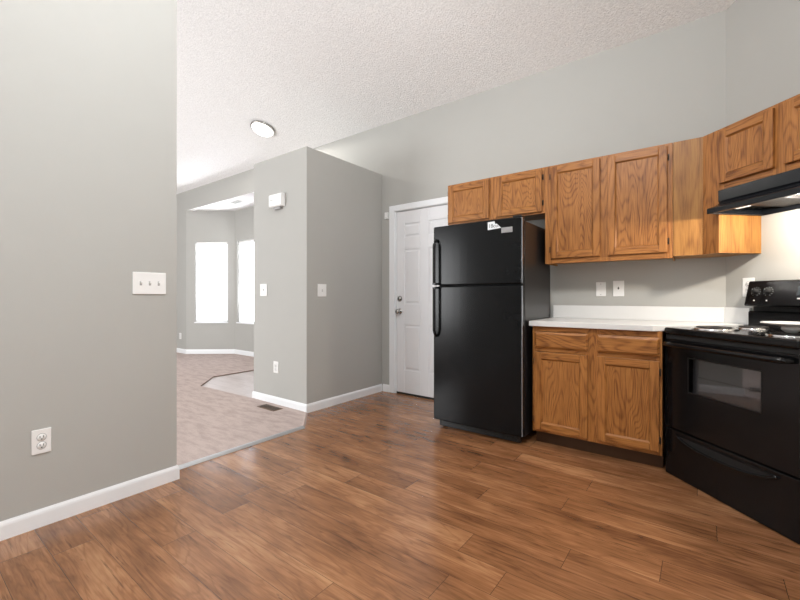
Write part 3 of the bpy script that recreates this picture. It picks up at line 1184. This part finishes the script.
for x in (-0.282, -0.208, 0.208, 0.282):
    mb = MB()
    mb.lathe([(0.0, 0.022), (0.012, 0.022), (0.015, 0.018), (0.017, 0.006), (0.019, 0.004), (0.019, 0.0005)], M['knob'], (0, 0, 0), 'y', 24)
    mb.box(-0.004, 0.004, -0.028, -0.020, -0.014, 0.014, M['knob'])
    mb.box(-0.0012, 0.0012, -0.0286, -0.0278, 0.005, 0.012, M['mark'])
    console_obj(mb, 'knob', x, 0.58, bg_)
    mb = MB()
    for k in range(11):
        a = math.radians(-150 + 30 * k) + PI / 2
        r = 0.026
        cx, cz = r * math.cos(a), r * math.sin(a)
        mb.box(cx - 0.0016, cx + 0.0016, -0.0012, -0.0002, cz - 0.0016, cz + 0.0016, M['mark'])
    console_obj(mb, 'dial_marks', x, 0.58, bg_)
    mb = MB()
    mb.lathe([(0.0, 0.004), (0.0035, 0.003), (0.0045, 0.0002)], M['indicator'], (0, 0, 0), 'y', 14)
    console_obj(mb, 'indicator_light', x, 0.20, bg_)
mb = MB()
mb.box(-0.052, 0.052, -0.002, -0.0003, -0.028, 0.028, simple('display_glass', (0.02, 0.025, 0.03), 0.08))
dsp = console_obj(mb, 'display', 0.0, 0.60, bg_)
mb = MB()
for k in range(4):
    mb.box(-0.044 + k * 0.024, -0.028 + k * 0.024, -0.0028, -0.002, -0.050, -0.042, M['mark'])
console_obj(mb, 'display_keys', 0.0, 0.60, bg_)

# burners
ZC = 0.902


def burner(x, y, R, coil=True):
    m_ = MB()
    m_.lathe([(R * 0.25, 0.001), (R * 0.80, 0.002), (R * 0.86, 0.005), (R * 0.93, 0.009), (R, 0.006), (R * 1.01, 0.0005)], M['chrome'], (x, y, ZC), seg=48)
    o = m_.build('drip_pan', sv, label='chrome drip pan ring')
    if coil:
        m_ = MB()
        pts = []
        turns = 4
        for k in range(turns * 28 + 1):
            a = 2 * PI * k / 28
            r = 0.022 + (R * 0.82 - 0.022) * k / (turns * 28)
            pts.append((x + r * math.cos(a), y + r * math.sin(a), ZC + 0.012))
        m_.tube(pts, 0.0045, M['coil'], 8, 0.8)
        for a in (0.5, 0.5 + 2 * PI / 3, 0.5 + 4 * PI / 3):
            m_.tube([(x, y, ZC + 0.0065), (x + R * 0.8 * math.cos(a), y + R * 0.8 * math.sin(a), ZC + 0.0065)], 0.003, M['coil'], 6)
        m_.build('coil', o, label='dark spiral heating coil')


for (x, y, R) in ((-0.185, -0.478, 0.112), (0.214, -0.478, 0.088), (-0.185, -0.215, 0.088), (0.190, -0.215, 0.112)):
    burner(x, y, R)

# chrome dish standing on the right front burner
px_, py_ = 0.218, -0.478
dish_loc = (sx_ + Q * px_ + Q * py_, sy_ - Q * px_ + Q * py_, ZC + 0.0162)
mb = MB()
mb.lathe([(0.0, 0.0), (0.018, 0.0), (0.024, 0.004), (0.034, 0.013), (0.037, 0.020), (0.033, 0.029), (0.047, 0.035), (0.080, 0.038), (0.108, 0.043),
          (0.113, 0.047), (0.110, 0.050), (0.098, 0.045), (0.060, 0.042), (0.025, 0.037), (0.0, 0.036)], M['dish'], (0, 0, 0), seg=64)
dish = mb.build('metal_dish', loc=dish_loc)
tag(dish, 'shiny wide chrome dish standing on the right front stove burner', 'dish')

# ---------------------------------------------------------------- range hood
HWD = 0.716
hd = thing('range_hood', 'black under-cabinet range hood above the stove', 'range hood', (hx, hy, 1.602), -PI / 4)
SH = [(-0.0025, 0.1485), (-0.312, 0.1485), (-0.312, 0.082), (-0.306, 0.074), (-0.316, 0.062), (-0.345, 0.048), (-0.384, 0.036), (-0.392, 0.030), (-0.392, 0.002)]
mb = MB()
i = mb.mi(M['hood'])
ra = [mb.bm.verts.new((0, p[0], p[1])) for p in SH]
rb = [mb.bm.verts.new((HWD, p[0], p[1])) for p in SH]
for k in range(len(SH) - 1):
    f = mb.bm.faces.new([ra[k], ra[k + 1], rb[k + 1], rb[k]])
    f.material_index = i
bk = mb.bm.verts.new((0, -0.0025, 0.0)), mb.bm.verts.new((HWD, -0.0025, 0.0))
mb.bm.faces.new(ra + [bk[0]])
mb.bm.faces.new([bk[1]] + rb[::-1])
mb.bm.faces.new([ra[0], bk[0], bk[1], rb[0]])
o = mb.build('hood_shell', hd)
so = o.modifiers.new('thickness', 'SOLIDIFY')
so.thickness = 0.003
so.offset = -1
mb = MB()
mb.box(0.005, HWD - 0.005, -0.345, -0.008, 0.045, 0.048, M['hood_under'])
mb.box(0.005, HWD - 0.005, -0.389, -0.372, 0.0005, 0.004, M['hood_under'])
mb.box(0.005, 0.020, -0.372, -0.008, 0.0005, 0.004, M['hood_under'])
mb.box(HWD - 0.020, HWD - 0.005, -0.372, -0.008, 0.0005, 0.004, M['hood_under'])
mb.build('underside', hd)
mb = MB()
mb.box(0.160, 0.350, -0.340, -0.040, 0.022, 0.0445, M['filter'])
mb.build('filter', hd, 0.002, label='dark mesh grease filter')
mb = MB()
mb.box(0.365, 0.560, -0.343, -0.060, 0.036, 0.0445, M['hood_glow'])
mb.build('light_lens', hd, 0.003, label='lit lamp lens')
mb = MB()
mb.box(0.070, 0.150, -0.330, -0.250, 0.022, 0.0445, M['lens'])
mb.build('small_lens', hd, 0.002, label='small white lens at the left end')
mb = MB()
for k in range(3):
    mb.box(0.55 + 0.04 * k, 0.575 + 0.04 * k, -0.317, -0.3125, 0.100, 0.112, M['black_plastic'])
mb.build('switch', hd)
ld = bpy.data.lights.new('hood_lamp', 'POINT')
ld.shadow_soft_size = 0.025
ld.energy = HOOD_POWER
ld.color = (1.0, 0.90, 0.78)
lo_ = bpy.data.objects.new('hood_lamp', ld)
COL.objects.link(lo_)
lo_.parent = hd
lo_.location = (0.450, -0.290, 0.006)


# ---------------------------------------------------------------- plates, switches, outlets
def plate_base(t, w, h):
    m_ = MB()
    m_.box(-w / 2, w / 2, -0.006, 0, -h / 2, h / 2, M['plate'])
    return m_.build('wall_plate', t, 0.003)


def outlet(label, loc, rz, w=0.072, h=0.116):
    t = thing('outlet', label, 'outlet', loc, rz)
    plate_base(t, w, h)
    for s in (-1, 1):
        m_ = MB()
        m_.lathe([(0.0, 0.0078), (0.0155, 0.0078), (0.0165, 0.0062)], M['plate'], (0, 0, s * 0.0195), 'y', 20)
        m_.lathe([(0.0166, 0.0064), (0.0186, 0.0064)], M['outline'], (0, 0, s * 0.0195), 'y', 24)
        for x in (-0.0062, 0.0062):
            m_.box(x - 0.0014, x + 0.0014, -0.0084, -0.0076, s * 0.0195 - 0.002, s * 0.0195 + 0.008, M['slot'])
        m_.box(-0.003, 0.003, -0.0084, -0.0076, s * 0.0195 - 0.011, s * 0.0195 - 0.006, M['slot'])
        m_.build('receptacle', t)
    return t


def switch(label, loc, rz, gang=1, w=None, h=0.122, up=True):
    w = w or 0.072 + 0.046 * (gang - 1)
    t = thing('light_switch', label, 'switch', loc, rz)
    plate_base(t, w, h)
    for k in range(gang):
        x = 0.046 * (k - (gang - 1) / 2)
        m_ = MB()
        m_.box(x - 0.0055, x + 0.0055, -0.0066, -0.006, -0.012, 0.012, M['outline'])
        m_.prism([(-0.006, -0.006), (-0.016, 0.004), (-0.014, 0.010), (-0.006, 0.008)], lambda p, q: (q, p[0], p[1]), x - 0.0038, x + 0.0038, M['plate'])
        m_.build('toggle', t)
    return t


G = 0.001
switch('wide white three-toggle switch plate on the left partition wall', (XL + G, 0.951, 1.168), PI / 2, 3, 0.172, 0.124)
outlet('white outlet low on the left partition wall', (XL + G, 0.484, 0.405), PI / 2)
switch('white switch plate on the front of the closet block', ((BX0 + BX1) / 2 - 0.245, BY - G, 1.161), 0, 1, 0.120, 0.126)
outlet('white outlet low on the front of the closet block', (-3.434, BY - G, 0.381), 0, 0.080)
switch('white switch plate on the closet side facing the kitchen', (BX1 + G, 2.646, 1.153), PI / 2, 1, 0.110, 0.122)
outlet('white outlet low on the wall left of the bay', (-8.0, YB - G, 0.335), 0, 0.080)
t = thing('blank_plate', 'plain white blank plate above the counter, nearer the fridge', 'wall plate', (-0.664, YB - G, 1.152))
plate_base(t, 0.072, 0.116)
for z in (-0.042, 0.042):
    mb = MB()
    mb.lathe([(0.0, 0.0072), (0.003, 0.0070), (0.0034, 0.006)], M['outline'], (0, 0, z), 'y', 12)
    mb.build('screw', t)
t = thing('jack_plate', 'white jack plate with dark centre above the counter', 'wall plate', (-0.537, YB - G, 1.156))
plate_base(t, 0.078, 0.124)
mb = MB()
mb.box(-0.010, 0.010, -0.009, -0.006, -0.013, 0.017, M['plate'])
mb.box(-0.006, 0.006, -0.0096, -0.0088, -0.002, 0.008, M['slot'])
mb.box(-0.002, 0.002, -0.0096, -0.0088, -0.008, 0.014, M['slot'])
mb.build('socket', t)
ox, oy = on_stove_wall(0.160)
outlet('white outlet on the angled wall, partly behind the stove backguard', (ox - Q * G, oy - Q * G, 1.153), -PI / 4, 0.078, 0.124)

# chime box high on the closet block
t = thing('door_chime', 'white plastic box mounted high on the closet block', 'wall box', (-3.390, BY - G, 1.985))
mb = MB()
mb.prism([(0, 0), (-0.040, 0.0), (-0.050, 0.012), (-0.050, 0.118), (-0.040, 0.128), (0, 0.128)], lambda p, q: (q, p[0], p[1]), -0.100, 0.100, M['plate'])
mb.build('housing', t, 0.004)
mb = MB()
mb.box(-0.050, 0.055, -0.032, -0.004, -0.024, -0.001, M['outline'])
mb.build('lower_grille', t, 0.006, label='grey piece below the box')
mb = MB()
mb.box(-0.075, -0.030, -0.0512, -0.0495, 0.066, 0.070, M['outline'])
mb.build('slot', t)

# ---------------------------------------------------------------- ceiling lamp, registers
LX, LY = -4.483, 3.009
al = math.atan(SLOPE)
lz = ceil_z(LY)
lm = thing('ceiling_light', 'lit round frosted ceiling light near the closet', 'ceiling light', (LX, LY, lz - 0.001))
lm.rotation_euler = (-al, 0, 0)
mb = MB()
mb.lathe([(0.0, 0.0), (0.148, 0.0), (0.152, -0.005), (0.152, -0.020), (0.144, -0.025), (0.134, -0.023)], M['nickel'], seg=48)
mb.build('base_ring', lm, label='brushed metal ring')
mb = MB()
prof = [(0.135, -0.020)]
for k in range(1, 11):
    a = PI / 2 * k / 10
    prof.append((0.135 * math.cos(a), -0.020 - 0.050 * math.sin(a)))
prof[-1] = (0.0, prof[-1][1])
mb.lathe(prof, M['lamp_glow'], seg=48)
mb.build('glass_dome', lm)
mb = MB()
mb.lathe([(0.0, -0.0690), (0.007, -0.0705), (0.008, -0.076), (0.004, -0.081), (0.0, -0.082)], M['nickel'], seg=20)
mb.build('finial', lm)
pd = bpy.data.lights.new('ceiling_lamp', 'SPOT')
pd.energy = LAMP_POWER
pd.shadow_soft_size = 0.07
pd.spot_size = math.radians(178)
pd.spot_blend = 0.12
pd.color = (1.0, 0.96, 0.90)
po = bpy.data.objects.new('ceiling_lamp', pd)
COL.objects.link(po)
po.location = (LX, LY - 0.02, lz - 0.17)

rg = thing('floor_register', 'brown metal floor register in the carpet beside the closet', 'floor vent', (-3.358, 2.328, 0.0125), 0)
mb = MB()
mb.box(-0.135, 0.135, -0.055, 0.055, 0, 0.004, M['bronze'])
mb.build('frame', rg, 0.0015)
mb = MB()
for k in range(14):
    x = -0.117 + k * 0.018
    mb.box(x - 0.0045, x + 0.0045, -0.043, 0.043, 0.0042, 0.0052, M['hinge'])
mb.build('louvres', rg)

vt = thing('ceiling_vent', 'small grey register in the bay ceiling', 'ceiling vent', (-6.35, 3.755, HEAD - 0.006), 0)
mb = MB()
mb.box(-0.13, 0.13, -0.05, 0.05, -0.008, 0.0, M['plate'])
mb.build('frame', vt, 0.002)
mb = MB()
for k in range(6):
    y = -0.036 + k * 0.0145
    mb.box(-0.115, 0.115, y - 0.004, y + 0.004, -0.0095, -0.0082, M['outline'])
mb.build('louvres', vt)
